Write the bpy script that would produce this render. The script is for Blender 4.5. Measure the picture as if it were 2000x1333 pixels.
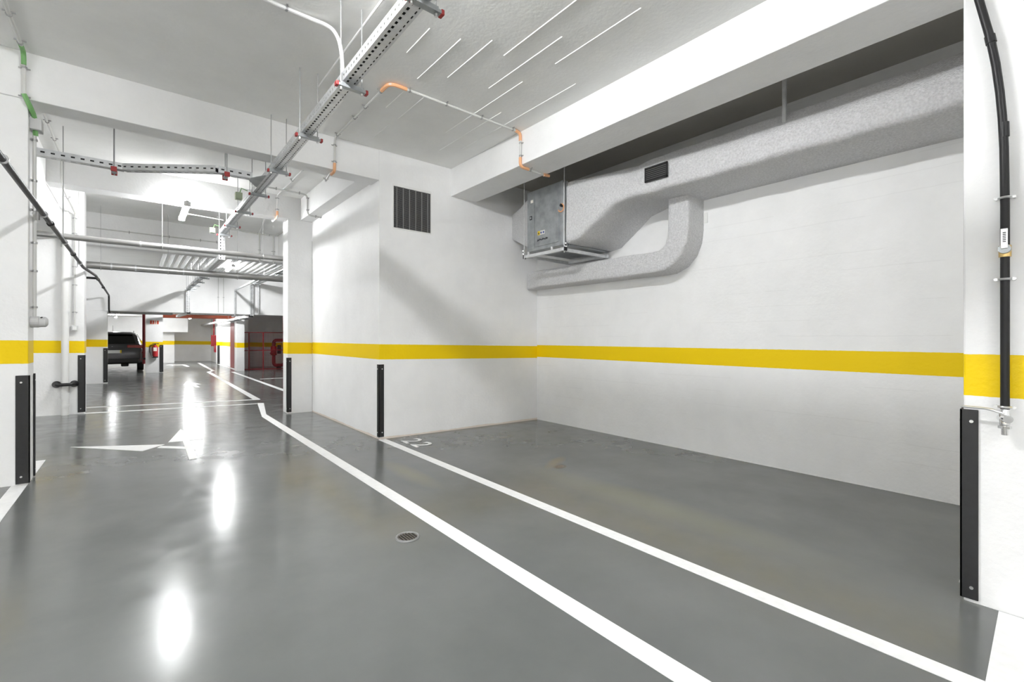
import bpy, bmesh, math, random
from mathutils import Vector, Matrix, noise
random.seed(7)
for o in list(bpy.data.objects): bpy.data.objects.remove(o)
sc = bpy.context.scene
COL = sc.collection
PI = math.pi
# ------------------------------------------------------------------ camera, world, exposure
F, TH = 889.0, math.atan(735/889.0)
cd = bpy.data.cameras.new('camera'); cam = bpy.data.objects.new('camera', cd); COL.objects.link(cam)
cam.location = (0, 0, 1.33); cam.rotation_euler = (PI/2, 0, -TH)
cd.sensor_width = 36; cd.lens = F/2000*36; cd.shift_y = -6.5/2000; cd.clip_end = 200; cd.clip_start = 0.02
sc.camera = cam
w = bpy.data.worlds.new('world'); sc.world = w; w.use_nodes = True
w.node_tree.nodes['Background'].inputs[0].default_value = (1, 1, 1, 1)
w.node_tree.nodes['Background'].inputs[1].default_value = 0.02
vs = sc.view_settings
vs.view_transform = 'Standard'; vs.look = 'None'; vs.gamma = 1; vs.use_curve_mapping = False
vs.exposure = 0.13
LAMP = 205.0            # radiance of the lit diffusers
LAMP_COL = (0.985, 0.995, 1.0)
sc.cycles.max_bounces = 24; sc.cycles.diffuse_bounces = 14
K = 0.0205             # cross fall of the floor
def zf(x): return -K*(x-2.45)
# ------------------------------------------------------------------ materials
def nodes(name):
    m = bpy.data.materials.new(name); m.use_nodes = True
    return m, m.node_tree, m.node_tree.nodes['Principled BSDF']
def simple(name, col, rough=0.5, metal=0.0, var=0.0, scale=8, bump=0.0, bscale=60, emit=None, spec=None):
    m, t, b = nodes(name); N, L = t.nodes, t.links
    b.inputs['Base Color'].default_value = (*col, 1); b.inputs['Roughness'].default_value = rough; b.inputs['Metallic'].default_value = metal
    if spec is not None: b.inputs['Specular IOR Level'].default_value = spec
    g = N.new('ShaderNodeNewGeometry')
    if var:
        n = N.new('ShaderNodeTexNoise'); n.inputs['Scale'].default_value = scale; n.inputs['Detail'].default_value = 4
        L.new(g.outputs['Position'], n.inputs['Vector'])
        r = N.new('ShaderNodeValToRGB'); r.color_ramp.elements[0].position = .3; r.color_ramp.elements[1].position = .7
        r.color_ramp.elements[0].color = (*[c*(1-var) for c in col], 1); r.color_ramp.elements[1].color = (*[min(1, c*(1+var*.6)) for c in col], 1)
        L.new(n.outputs['Fac'], r.inputs['Fac']); L.new(r.outputs['Color'], b.inputs['Base Color'])
    if bump:
        n2 = N.new('ShaderNodeTexNoise'); n2.inputs['Scale'].default_value = bscale; n2.inputs['Detail'].default_value = 5
        L.new(g.outputs['Position'], n2.inputs['Vector'])
        bp = N.new('ShaderNodeBump'); bp.inputs['Strength'].default_value = bump; bp.inputs['Distance'].default_value = .02
        L.new(n2.outputs['Fac'], bp.inputs['Height']); L.new(bp.outputs['Normal'], b.inputs['Normal'])
    if emit:
        b.inputs['Emission Color'].default_value = (*emit[0], 1); b.inputs['Emission Strength'].default_value = emit[1]
    return m
def math_node(N, L, op, a, b=None, c=None):
    n = N.new('ShaderNodeMath'); n.operation = op
    for i, q in enumerate((a, b, c)):
        if q is None: continue
        if isinstance(q, (int, float)): n.inputs[i].default_value = q
        else: L.new(q, n.inputs[i])
    return n.outputs[0]
WHITE = (.87, .87, .87)
def paint(name, off=0.0, band=True, board=None, pitch=.17, white=WHITE, rough=.55, top=1.24, bot=1.04, stain=False):
    """white masonry paint on rough concrete with the yellow band; board marks along an axis"""
    m, t, b = nodes(name); N, L = t.nodes, t.links
    g = N.new('ShaderNodeNewGeometry'); s = N.new('ShaderNodeSeparateXYZ'); L.new(g.outputs['Position'], s.inputs[0])
    X, Y, Z = s.outputs
    nz = N.new('ShaderNodeTexNoise'); nz.inputs['Scale'].default_value = 2.2; nz.inputs['Detail'].default_value = 6; nz.inputs['Roughness'].default_value = .65
    L.new(g.outputs['Position'], nz.inputs['Vector'])
    r = N.new('ShaderNodeValToRGB'); e = r.color_ramp.elements
    e[0].position, e[1].position = .3, .7
    e[0].color = (*[c*.95 for c in white], 1); e[1].color = (*[min(1, c*1.02) for c in white], 1)
    L.new(nz.outputs['Fac'], r.inputs['Fac']); col = r.outputs['Color']
    fine = N.new('ShaderNodeTexNoise'); fine.inputs['Scale'].default_value = 28; fine.inputs['Detail'].default_value = 6
    L.new(g.outputs['Position'], fine.inputs['Vector'])
    height = fine.outputs['Fac']
    if board:
        ax = {'h': Z, 'v': math_node(N, L, 'ADD', X, Y), 'x': X}[board]
        mp = N.new('ShaderNodeMapping')
        mp.inputs['Scale'].default_value = {'h': (.9, .9, 9), 'v': (9, 9, .7), 'x': (7, .6, 1)}[board]
        L.new(g.outputs['Position'], mp.inputs['Vector'])
        sn = N.new('ShaderNodeTexNoise'); sn.inputs['Scale'].default_value = 1; sn.inputs['Detail'].default_value = 3
        L.new(mp.outputs['Vector'], sn.inputs['Vector'])
        wob = math_node(N, L, 'MULTIPLY', nz.outputs['Fac'], .03)
        fr = math_node(N, L, 'FRACT', math_node(N, L, 'DIVIDE', math_node(N, L, 'ADD', ax, wob), pitch))
        d = math_node(N, L, 'ABSOLUTE', math_node(N, L, 'SUBTRACT', fr, .5))
        line = math_node(N, L, 'LESS_THAN', d, .022)
        gate = math_node(N, L, 'GREATER_THAN', sn.outputs['Fac'], .54)
        lm = math_node(N, L, 'MULTIPLY', line, gate)
        height = math_node(N, L, 'SUBTRACT', math_node(N, L, 'ADD', math_node(N, L, 'MULTIPLY', height, .6), math_node(N, L, 'MULTIPLY', sn.outputs['Fac'], .5)), math_node(N, L, 'MULTIPLY', lm, .5 if board != 'x' else -.7))
        if board == 'h':
            mx = N.new('ShaderNodeMix'); mx.data_type = 'RGBA'
            L.new(math_node(N, L, 'MULTIPLY', lm, .08), mx.inputs['Factor']); L.new(col, mx.inputs['A']); mx.inputs['B'].default_value = (.3, .29, .27, 1)
            col = mx.outputs['Result']
    if stain:
        h0 = math_node(N, L, 'ADD', Z, math_node(N, L, 'MULTIPLY', math_node(N, L, 'SUBTRACT', X, 2.45), K))
        sf = math_node(N, L, 'LESS_THAN', math_node(N, L, 'ADD', h0, math_node(N, L, 'MULTIPLY', nz.outputs['Fac'], .05)), .05)
        mx = N.new('ShaderNodeMix'); mx.data_type = 'RGBA'; L.new(math_node(N, L, 'MULTIPLY', sf, .5), mx.inputs['Factor'])
        L.new(col, mx.inputs['A']); mx.inputs['B'].default_value = (.62, .47, .33, 1); col = mx.outputs['Result']
    if band:
        h = math_node(N, L, 'ADD', Z, math_node(N, L, 'MULTIPLY', math_node(N, L, 'SUBTRACT', X, 2.45), K))
        h = math_node(N, L, 'ADD', h, math_node(N, L, 'MULTIPLY', math_node(N, L, 'SUBTRACT', fine.outputs['Fac'], .5), .006))
        up = math_node(N, L, 'LESS_THAN', h, top+off); lo = math_node(N, L, 'GREATER_THAN', h, bot+off)
        mx = N.new('ShaderNodeMix'); mx.data_type = 'RGBA'
        L.new(math_node(N, L, 'MULTIPLY', up, lo), mx.inputs['Factor']); L.new(col, mx.inputs['A']); mx.inputs['B'].default_value = (.84, .585, .0, 1)
        col = mx.outputs['Result']
    L.new(col, b.inputs['Base Color']); b.inputs['Roughness'].default_value = rough; b.inputs['Specular IOR Level'].default_value = .25
    bp = N.new('ShaderNodeBump'); bp.inputs['Strength'].default_value = .22; bp.inputs['Distance'].default_value = .015
    L.new(height, bp.inputs['Height']); L.new(bp.outputs['Normal'], b.inputs['Normal'])
    return m
def floor_mat():
    m, t, b = nodes('grey epoxy floor'); N, L = t.nodes, t.links
    g = N.new('ShaderNodeNewGeometry'); P = g.outputs['Position']
    n = N.new('ShaderNodeTexNoise'); n.inputs['Scale'].default_value = 1.1; n.inputs['Detail'].default_value = 7; n.inputs['Roughness'].default_value = .6; L.new(P, n.inputs['Vector'])
    r = N.new('ShaderNodeValToRGB'); e = r.color_ramp.elements; e[0].position, e[1].position = .3, .72
    e[0].color = (.112, .117, .114, 1); e[1].color = (.148, .152, .149, 1); L.new(n.outputs['Fac'], r.inputs['Fac']); col = r.outputs['Color']
    def blob(cx, cy, rx, ry, rot, c, amt):
        nonlocal col
        mp = N.new('ShaderNodeMapping'); mp.vector_type = 'TEXTURE'
        mp.inputs['Location'].default_value = (cx, cy, 0); mp.inputs['Rotation'].default_value = (0, 0, rot); mp.inputs['Scale'].default_value = (rx, ry, 50)
        L.new(P, mp.inputs['Vector'])
        ln = N.new('ShaderNodeVectorMath'); ln.operation = 'LENGTH'; L.new(mp.outputs['Vector'], ln.inputs[0])
        q = math_node(N, L, 'ADD', ln.outputs['Value'], math_node(N, L, 'MULTIPLY', n.outputs['Fac'], .9))
        rr = N.new('ShaderNodeMapRange'); rr.inputs[1].default_value = .7; rr.inputs[2].default_value = 1.5; rr.inputs[3].default_value = amt; rr.inputs[4].default_value = 0; L.new(q, rr.inputs[0])
        mx = N.new('ShaderNodeMix'); mx.data_type = 'RGBA'; L.new(rr.outputs[0], mx.inputs['Factor']); L.new(col, mx.inputs['A']); mx.inputs['B'].default_value = (*c, 1); col = mx.outputs['Result']
    blob(3.42, 3.35, .10, .07, .3, (.10, .055, .02), .95)
    blob(3.5, 3.5, .3, .09, .5, (.22, .17, .09), .5)
    blob(3.2, 2.2, .25, 1.5, 0, (.22, .21, .12), .30)
    blob(2.05, 4.1, .14, .6, 0, (.23, .21, .12), .35)
    blob(4.3, 4.9, .9, .5, 0, (.16, .15, .10), .35)
    L.new(col, b.inputs['Base Color'])
    n2 = N.new('ShaderNodeTexNoise'); n2.inputs['Scale'].default_value = 5; n2.inputs['Detail'].default_value = 5; L.new(P, n2.inputs['Vector'])
    rr = N.new('ShaderNodeMapRange'); rr.inputs[1].default_value = .3; rr.inputs[2].default_value = .7; rr.inputs[3].default_value = .14; rr.inputs[4].default_value = .24; L.new(n2.outputs['Fac'], rr.inputs[0]); L.new(rr.outputs[0], b.inputs['Roughness'])
    n3 = N.new('ShaderNodeTexNoise'); n3.inputs['Scale'].default_value = 4.5; n3.inputs['Detail'].default_value = 1.5; L.new(P, n3.inputs['Vector'])
    n4 = N.new('ShaderNodeTexNoise'); n4.inputs['Scale'].default_value = 14; n4.inputs['Detail'].default_value = 2; L.new(P, n4.inputs['Vector'])
    bp = N.new('ShaderNodeBump'); bp.inputs['Strength'].default_value = .035; bp.inputs['Distance'].default_value = .02; L.new(math_node(N, L, 'ADD', n3.outputs['Fac'], math_node(N, L, 'MULTIPLY', n4.outputs['Fac'], .05)), bp.inputs['Height']); L.new(bp.outputs['Normal'], b.inputs['Normal'])
    b.inputs['Specular IOR Level'].default_value = .36
    return m
M = {}
M['floor'] = floor_mat()
M['ceiling'] = paint('ceiling paint', band=False, board='x', pitch=.21, white=(.88, .88, .865))
M['wall'] = paint('wall paint'); M['wall_h'] = paint('wall paint board marked', board='h', pitch=.16, top=1.262, bot=1.062)
M['wall_v'] = paint('wall paint trowelled', board='v', pitch=.31, stain=True, top=1.245, bot=1.045)
M['wall_l'] = paint('wall paint left', off=-.03); M['wall_far'] = paint('wall paint far', off=-.10)
M['col_r'] = paint('wall paint right column', top=1.263, bot=1.052, rough=.4)
M['plain'] = paint('beam paint', band=False)
M['white'] = simple('line paint', (.86, .86, .86), .45, var=.05, scale=20)
M['galv'] = simple('galvanised steel', (.70, .71, .72), .36, .55, var=.14, scale=14)
M['galv_dull'] = simple('dull galvanised sheet', (.40, .42, .43), .42, .75, var=.22, scale=9)
M['steel'] = simple('bright zinc steel', (.72, .72, .72), .28, .95)
M['rod'] = simple('threaded rod', (.42, .42, .42), .45, .7)
M['pipe'] = simple('steel pipe', (.50, .495, .49), .30, .85, var=.1, scale=5)
M['conduit'] = simple('grey plastic conduit', (.62, .62, .60), .4)
M['whitecond'] = simple('white plastic conduit', (.80, .80, .79), .4)
M['orange'] = simple('orange flexible conduit', (.80, .42, .22), .5)
M['green'] = simple('green cable sheath', (.17, .38, .13), .5)
M['red'] = simple('red plastic cap', (.36, .03, .03), .5)
M['redpaint'] = simple('red fire paint', (.42, .02, .025), .35)
M['darkred'] = simple('dark red steel', (.26, .018, .025), .4)
M['black'] = simple('black rubber', (.012, .012, .013), .45, var=.2, scale=30)
M['blackpipe'] = simple('black plastic pipe', (.016, .016, .017), .42, spec=.25)
M['pvc'] = simple('white pvc', (.80, .80, .79), .3)
M['duct'] = simple('sprayed fibre coat', (.70, .70, .71), .9, var=.16, scale=55, bump=.9, bscale=75)
M['dark'] = simple('dark void', (.012, .012, .012), .8)
M['slat'] = simple('grey grille metal', (.24, .24, .24), .5, .2)
M['brass'] = simple('brass', (.62, .44, .18), .3, .9)
M['chrome'] = simple('chrome', (.80, .80, .80), .12, 1.0)
M['lamp'] = simple('lit diffuser', (.9, .9, .9), .4, emit=(LAMP_COL, LAMP))
M['lampbody'] = simple('lamp housing', (.75, .75, .74), .4)
M['carpaint'] = simple('car paint charcoal', (.085, .083, .088), .26, .3, spec=.6)
M['glass'] = simple('dark tinted glass', (.006, .007, .006), .05)
M['tail'] = simple('tail light red', (.40, .012, .012), .15)
M['plate'] = simple('number plate white', (.75, .75, .72), .4); M['yellow'] = simple('yellow print', (.80, .58, .02), .5)
M['tyre'] = simple('tyre rubber', (.015, .015, .015), .8)
M['signred'] = simple('sign red', (.62, .06, .02), .5); M['signwhite'] = simple('sign white', (.85, .82, .74), .5)
M['blue'] = simple('blue print', (.06, .09, .30), .5); M['ink'] = simple('dark print', (.03, .03, .04), .5)
M['bulk'] = simple('grey plastic body', (.55, .55, .55), .45)
M['ribbed'] = simple('ribbed ceiling paint', (.74, .75, .75), .22, var=.05)
# ------------------------------------------------------------------ mesh helpers
class MB:
    def __init__(s): s.v, s.f = [], []
    def quad(s, *p):
        n = len(s.v); s.v += [tuple(q) for q in p]; s.f.append(tuple(range(n, n+len(p)))); return s
    def box(s, x0, x1, y0, y1, z0, z1):
        n = len(s.v)
        s.v += [(x0,y0,z0),(x1,y0,z0),(x1,y1,z0),(x0,y1,z0),(x0,y0,z1),(x1,y0,z1),(x1,y1,z1),(x0,y1,z1)]
        s.f += [tuple(n+i for i in q) for q in ((0,3,2,1),(4,5,6,7),(0,1,5,4),(1,2,6,5),(2,3,7,6),(3,0,4,7))]; return s
    def prism(s, poly, z0, z1):
        """poly of xy; z0,z1 numbers or functions of x"""
        a = sum(poly[i][0]*poly[(i+1) % len(poly)][1]-poly[(i+1) % len(poly)][0]*poly[i][1] for i in range(len(poly)))
        if a < 0: poly = poly[::-1]
        f0 = z0 if callable(z0) else (lambda x: z0); f1 = z1 if callable(z1) else (lambda x: z1)
        n = len(s.v); k = len(poly)
        s.v += [(x, y, f0(x)) for x, y in poly]+[(x, y, f1(x)) for x, y in poly]
        s.f.append(tuple(n+i for i in range(k))[::-1]); s.f.append(tuple(n+k+i for i in range(k)))
        for i in range(k): j = (i+1) % k; s.f.append((n+i, n+j, n+k+j, n+k+i))
        return s
    def tube(s, pts, r, n=10, caps=True, closed=False):
        pts = [Vector(p) for p in pts]; rr = r if isinstance(r, (list, tuple)) else [r]*len(pts)
        base = len(s.v); u = None; m = len(pts)
        for i, p in enumerate(pts):
            a = pts[(i-1) % m] if (i or closed) else p; b = pts[(i+1) % m] if (i < m-1 or closed) else p
            d = (b-a).normalized()
            if u is None: u = d.orthogonal().normalized()
            u = (u-d*u.dot(d)).normalized(); v = d.cross(u)
            s.v += [tuple(p+(u*math.cos(t)+v*math.sin(t))*rr[i]) for t in (2*PI*j/n for j in range(n))]
        for i in range(m if closed else m-1):
            A, B = base+i*n, base+((i+1) % m)*n
            for j in range(n): k = (j+1) % n; s.f.append((A+j, A+k, B+k, B+j))
        if caps and not closed:
            s.f.append(tuple(base+j for j in range(n))[::-1]); s.f.append(tuple(base+(m-1)*n+j for j in range(n)))
        return s
    def cyl(s, p0, p1, r, r1=None, n=14): return s.tube([p0, p1], [r, r if r1 is None else r1], n)
    def loft(s, rings, caps=True):
        base = len(s.v); n = len(rings[0])
        for r in rings: s.v += [tuple(p) for p in r]
        for i in range(len(rings)-1):
            for j in range(n):
                k = (j+1) % n; s.f.append((base+i*n+j, base+i*n+k, base+(i+1)*n+k, base+(i+1)*n+j))
        if caps:
            s.f.append(tuple(base+j for j in range(n))[::-1]); s.f.append(tuple(base+(len(rings)-1)*n+j for j in range(n)))
        return s
    def perf(s, o, u, v, L, W, rows, pitch, hole):
        """perforated sheet: origin o, unit u along length, unit v across; rows of slots (v0,v1)"""
        o, u, v = Vector(o), Vector(u), Vector(v); vb = [0]
        for a, b in rows: vb += [a, b]
        vb.append(W); n = max(1, int(L/pitch)); p = L/n
        for j in range(len(vb)-1):
            if j % 2 == 0:
                s.quad(o+v*vb[j], o+u*L+v*vb[j], o+u*L+v*vb[j+1], o+v*vb[j+1])
            else:
                for i in range(n+1):
                    a = max(0, i*p-(p-hole)/2); b = min(L, i*p+(p-hole)/2)
                    s.quad(o+u*a+v*vb[j], o+u*b+v*vb[j], o+u*b+v*vb[j+1], o+u*a+v*vb[j+1])
        return s
    def build(s, name, mat, parent=None, smooth=False, bevel=0, solid=0, at=None, mats=None):
        org = Vector(at) if at is not None else (Vector(parent['_o']) if parent is not None else None)
        if org is None:
            xs, ys, zs = zip(*s.v); org = Vector(((min(xs)+max(xs))/2, (min(ys)+max(ys))/2, min(zs)))
        me = bpy.data.meshes.new(name); me.from_pydata([tuple(Vector(p)-org) for p in s.v], [], s.f); me.validate()
        bm = bmesh.new(); bm.from_mesh(me); bmesh.ops.recalc_face_normals(bm, faces=bm.faces)
        if smooth:
            for f in bm.faces: f.smooth = True
            for e in bm.edges:
                if len(e.link_faces) == 2 and e.calc_face_angle(0) > .7: e.smooth = False
        bm.to_mesh(me); bm.free()
        me.materials.append(mat if not isinstance(mat, str) else M[mat])
        o = bpy.data.objects.new(name, me); COL.objects.link(o)
        if parent is not None: o.parent = parent; o['_o'] = parent['_o']
        else: o.location = org; o['_o'] = tuple(org)
        if parent is not None and at is not None: o.location = Vector(at)-Vector(parent['_o']); o['_o'] = tuple(at)
        if bevel:
            b = o.modifiers.new('bevel', 'BEVEL'); b.width = bevel; b.segments = 2; b.limit_method = 'ANGLE'
        if solid:
            b = o.modifiers.new('solid', 'SOLIDIFY'); b.thickness = solid; b.offset = 0
        return o
def tag(o, label, cat, group=None):
    o['label'] = label; o['category'] = cat
    if group: o['group'] = group
    return o
def thing(name, label, cat, loc, group=None):
    o = bpy.data.objects.new(name, None); COL.objects.link(o); o.location = loc; o['_o'] = tuple(loc); o.empty_display_size = .1
    return tag(o, label, cat, group)
def struct(name, mb, mat, **k):
    o = mb.build(name, mat, **k); o['kind'] = 'structure'; return o
def rpath(pts, r, n=5):
    """polyline with rounded corners"""
    P = [Vector(p) for p in pts]; out = [P[0]]
    for i in range(1, len(P)-1):
        a, b, c = P[i-1], P[i], P[i+1]; d0 = (a-b); d1 = (c-b)
        q = min(r, d0.length*.48, d1.length*.48); s, e = b+d0.normalized()*q, b+d1.normalized()*q
        for k in range(n+1):
            t = k/n; out.append(s*(1-t)**2+b*2*t*(1-t)+e*t*t)
    out.append(P[-1]); return out
def bx(*a): return MB().box(*a)
# ------------------------------------------------------------------ the setting
fl = MB(); fl.quad((-6, -6, zf(-6)), (7.5, -6, zf(7.5)), (7.5, 33, zf(7.5)), (-6, 33, zf(-6)))
fl.quad((-6, -6, zf(-6)-.3), (-6, 33, zf(-6)-.3), (7.5, 33, zf(7.5)-.3), (7.5, -6, zf(7.5)-.3))
struct('floor', fl, 'floor', at=(0, 0, 0))
CE = 3.79
c = bx(-6, 7.5, -6, 12.4, CE, CE+.3)
fins = [(2.47, 2.05, 3.1), (2.06, 3.15, 3.9), (2.06, 4.15, 4.6), (2.27, 3.0, 3.7), (2.27, 4.15, 4.75), (2.68, 2.6, 3.6), (2.86, 3.3, 4.7), (3.07, 3.9, 5.2), (2.25, 4.9, 5.4), (1.8, 3.2, 3.6), (2.9, 2.0, 2.9), (.32, 9.6, 10.5), (.12, 9.3, 10.2), (-.2, 9.4, 10.6), (1.0, 9.5, 10.4), (.95, 2.6, 3.3), (3.28, 3.0, 5.0)]
for x, y0, y1 in fins:
    c.quad((x-.004, y0, CE), (x, y0, CE-.006), (x, y1, CE-.006), (x-.004, y1, CE)); c.quad((x+.004, y0, CE), (x, y0, CE-.006), (x, y1, CE-.006), (x+.004, y1, CE))
struct('ceiling', c, 'ceiling', at=(0, 0, CE))
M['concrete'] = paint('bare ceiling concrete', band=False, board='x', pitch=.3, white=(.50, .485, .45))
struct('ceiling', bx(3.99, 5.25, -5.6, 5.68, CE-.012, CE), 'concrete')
struct('ceiling', bx(-6, 7.5, 12.4, 17.0, 3.36, 3.6), 'ceiling')
rb = MB(); x = .5
while x < 3.6:
    prof = [(x, 3.365), (x+.035, 3.335), (x+.075, 3.335), (x+.11, 3.365)]
    for i in range(3):
        (a, za), (b, zb) = prof[i], prof[i+1]; rb.quad((a, 12.42, za), (b, 12.42, zb), (b, 16.9, zb), (a, 16.9, za))
    x += .16
struct('ceiling_panel', rb, 'ribbed', at=(2, 14.6, 3.34))
struct('ceiling', bx(-6, 7.5, 17.0, 33, 2.36, 2.6), 'ceiling')
struct('wall_right', bx(5.25, 5.6, -6, 12.1, -.3, CE), 'wall_h')
struct('wall_right', bx(7.1, 7.5, 12.1, 33, -.3, CE), 'wall_far')
struct('wall_front', bx(2.45, 5.25, 5.68, 8.6, -.3, CE), 'wall_v')
struct('wall_left', bx(-6, -5.6, -6, 33, -.3, CE), 'wall_l')
struct('wall_left', bx(-1.4, -1.03, 10.75, 16.9, -.3, 3.36), 'wall_l')
struct('wall_back', bx(-6, 7.5, -6, -5.6, -.3, CE), 'wall')
struct('wall_far', bx(-6, 1.56, 29.6, 33, -.3, 2.5), 'wall_far')
struct('wall_far', bx(1.56, 7.5, 31.4, 33, -.3, 2.5), 'wall_far')
struct('wall_side', bx(3.36, 3.6, 24.4, 31.4, -.3, 2.4), 'wall_far')
struct('wall_side', bx(3.36, 3.6, 21.6, 23.3, -.3, 2.4), 'wall_far')
struct('wall_cage', bx(3.6, 7.1, 24.2, 24.5, -.3, 2.4), 'wall_far')
struct('column', bx(3.28, 3.9, -.45, .325, -.3, CE), 'col_r', bevel=.008)
struct('column', bx(-1.35, -.716, 5.70, 5.97, -.3, CE), 'wall', bevel=.006)
struct('column', bx(2.04, 2.449, 8.601, 8.92, -.3, 3.41), 'wall', bevel=.006)
struct('column', bx(-1.6, -.66, 10.40, 10.78, -.3, CE), 'wall_l', bevel=.006)
struct('column', bx(-1.6, -.61, 16.88, 17.3, -.3, 2.08), 'wall_l', bevel=.006)
struct('column', bx(.28, .78, 21.3, 21.8, -.3, 2.37), 'wall_far')
struct('column', bx(3.13, 3.40, 21.15, 21.6, -.3, 2.37), 'wall_far')
struct('column', bx(3.18, 3.36, 27.1, 27.6, -.3, 2.37), 'wall_far')
struct('beam', bx(-5.6, 2.45, 5.68, 5.95, 3.387, CE), 'plain', bevel=.006)
struct('beam', bx(3.54, 3.99, -5.6, 5.68, 3.39, CE), 'plain', bevel=.006)
struct('beam', bx(2.25, 2.45, 5.95, 8.6, 3.41, CE), 'plain', bevel=.006)
struct('beam', bx(-.92, 5.25, 8.6, 8.9, 3.41, CE), 'plain', bevel=.006)
struct('beam', bx(-5.6, 5.25, 12.1, 12.4, 3.15, CE), 'plain', bevel=.006)
struct('beam', bx(2.65, 2.95, 8.9, 12.1, 3.2, CE), 'plain', bevel=.006)
struct('beam', bx(-1.3, -.92, 5.97, 10.40, 2.96, CE), 'plain', bevel=.006)
struct('lintel', bx(-5.6, 7.1, 16.9, 17.3, 2.08, 3.4), 'plain', bevel=.01)
struct('beam', bx(.9, 2.1, 29.0, 29.6, 1.62, 2.37), 'plain')
# red door at the end of the cage wall
d = struct('door_1', bx(3.355, 3.42, 23.31, 24.39, zf(3.4), 1.98), 'darkred')
# ------------------------------------------------------------------ painted floor marks
def mark(name, label, polys, group=None, cat='floor marking'):
    m = MB()
    for p in polys: m.prism(p, lambda x: zf(x)-.001, lambda x: zf(x)+.003)
    o = m.build(name, 'white'); return tag(o, label, cat, group)
mark('painted_line', 'long white line marking the edge of bay 22', [[(2.43, 5.66), (2.53, 5.66), (2.53, -1.5), (2.43, -1.5)]])
mark('painted_line', 'wide white lane edge line with a kink beyond the column', [[(1.57, -1.5), (1.68, -1.5), (1.722, 8.68), (1.612, 8.45)], [(1.612, 8.45), (1.722, 8.68), (1.99, 10.26), (1.885, 10.32)]])
mark('painted_line', 'thin white line across the aisle, nearer of the pair', [[(-.66, 10.36), (-.66, 10.46), (1.862, 10.27), (1.862, 10.2)]])
mark('painted_line', 'thin white line across the aisle, farther of the pair', [[(-.71, 11.19), (-.71, 11.29), (2.05, 10.98), (2.05, 10.88)]])
mark('painted_line', 'white lane line running on beyond the pair of cross lines', [[(1.93, 11.03), (2.06, 11.0), (2.22, 21.0), (2.1, 21.0)]])
mark('painted_line', 'short white line stepping right ahead of the far end wall', [[(2.1, 21.0), (2.22, 21.0), (2.47, 21.7), (2.37, 21.8)], [(2.33, 21.6), (2.46, 21.9), (2.62, 29.2), (2.5, 29.25)]])
mark('painted_line', 'white bay line running from behind the corner column to the red cage', [[(2.84, 12.0), (2.96, 12.0), (2.97, 20.7), (2.87, 20.7)]])
mark('painted_line', 'thin white line at the far side of the bay before the cage', [[(3.1, 16.5), (3.1, 16.62), (5.2, 17.1), (5.2, 16.98)]])
mark('painted_line', 'white line beside the left column with the black guards', [[(-.815, 5.69), (-.716, 5.69), (-.716, 2.0), (-.815, 2.0)], [(-.716, 5.97), (-.716, 6.69), (-.82, 6.69), (-.82, 5.97)]])
mark('painted_line', 'broad white patch at the foot of the right column', [[(3.27, .20), (3.27, -.45), (2.72, -.45), (2.53, .19), (2.66, .19), (2.54, .19)][:4]])
mark('painted_line', 'white line along the side wall base toward the far column', [[(3.18, 22.2), (3.3, 22.2), (3.3, 27.0), (3.18, 27.0)]])
mark('lane_arrow', 'white straight and left fork arrow nearest on the aisle floor', [[(.486, 7.91), (.307, 6.983), (.451, 6.969), (.435, 5.873), (.51, 5.885), (.525, 6.96), (.66, 6.94)], [(.448, 6.60), (.449, 6.47), (.19, 6.70), (.23, 6.80)], [(-.58, 7.31), (.268, 6.872), (.058, 6.608)]], cat='arrow')
mark('lane_arrow', 'white straight arrow beyond the pair of cross lines', [[(1.16, 16.6), (1.0, 15.3), (1.17, 15.35), (1.22, 14.45), (1.31, 14.45), (1.27, 15.35), (1.43, 15.4)]], cat='arrow')
mark('lane_arrow', 'white bent arrow by the far end wall', [[(1.35, 27.3), (1.35, 27.0), (1.72, 27.0), (1.78, 25.2), (1.9, 25.3), (1.86, 27.3)], [(1.1, 27.2), (1.36, 26.6), (1.36, 27.7)]], cat='arrow')
num = thing('bay_number', 'white stencilled number 22 on the floor by the wall corner', 'number', (2.76, 5.2, zf(2.76)))
def digit(yc):
    cu = bpy.data.curves.new('digit', 'FONT'); cu.body = '2'; cu.size = .36; cu.extrude = .001; cu.align_x = 'CENTER'; cu.offset = .004
    o = bpy.data.objects.new('digit_curve', cu); COL.objects.link(o)
    bpy.context.view_layer.update()
    me = bpy.data.meshes.new_from_object(o.evaluated_get(bpy.context.evaluated_depsgraph_get())); bpy.data.objects.remove(o)
    me.materials.clear(); me.materials.append(M['white'])
    q = bpy.data.objects.new('digit', me); COL.objects.link(q); q.parent = num; q['_o'] = num['_o']
    q.rotation_euler = (0, math.atan(K), -PI/2); q.location = (2.63-2.76, yc-5.2, zf(2.63)-zf(2.76)+.003)
digit(5.345); digit(5.08)
dr = thing('floor_drain', 'small round metal floor drain left of the wide lane line', 'drain', (1.37, 2.73, zf(1.37)))
m = MB(); m.tube([(1.37+.07*math.cos(t), 2.73+.07*math.sin(t), zf(1.37)+.002) for t in (2*PI*i/24 for i in range(24))], .009, 6, closed=True); m.build('rim', 'slat', dr, smooth=True)
MB().cyl((1.37, 2.73, zf(1.37)-.002), (1.37, 2.73, zf(1.37)+.002), .066, n=24).build('basin', 'dark', dr)
m = MB()
for i in range(-3, 4):
    h = math.sqrt(.064**2-(i*.018)**2); m.box(1.37+i*.018-.004, 1.37+i*.018+.004, 2.73-h, 2.73+h, zf(1.37), zf(1.37)+.006)
m.build('grate', simple('worn drain metal', (.16, .14, .12), .45, .6, var=.4, scale=60), dr)
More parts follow.
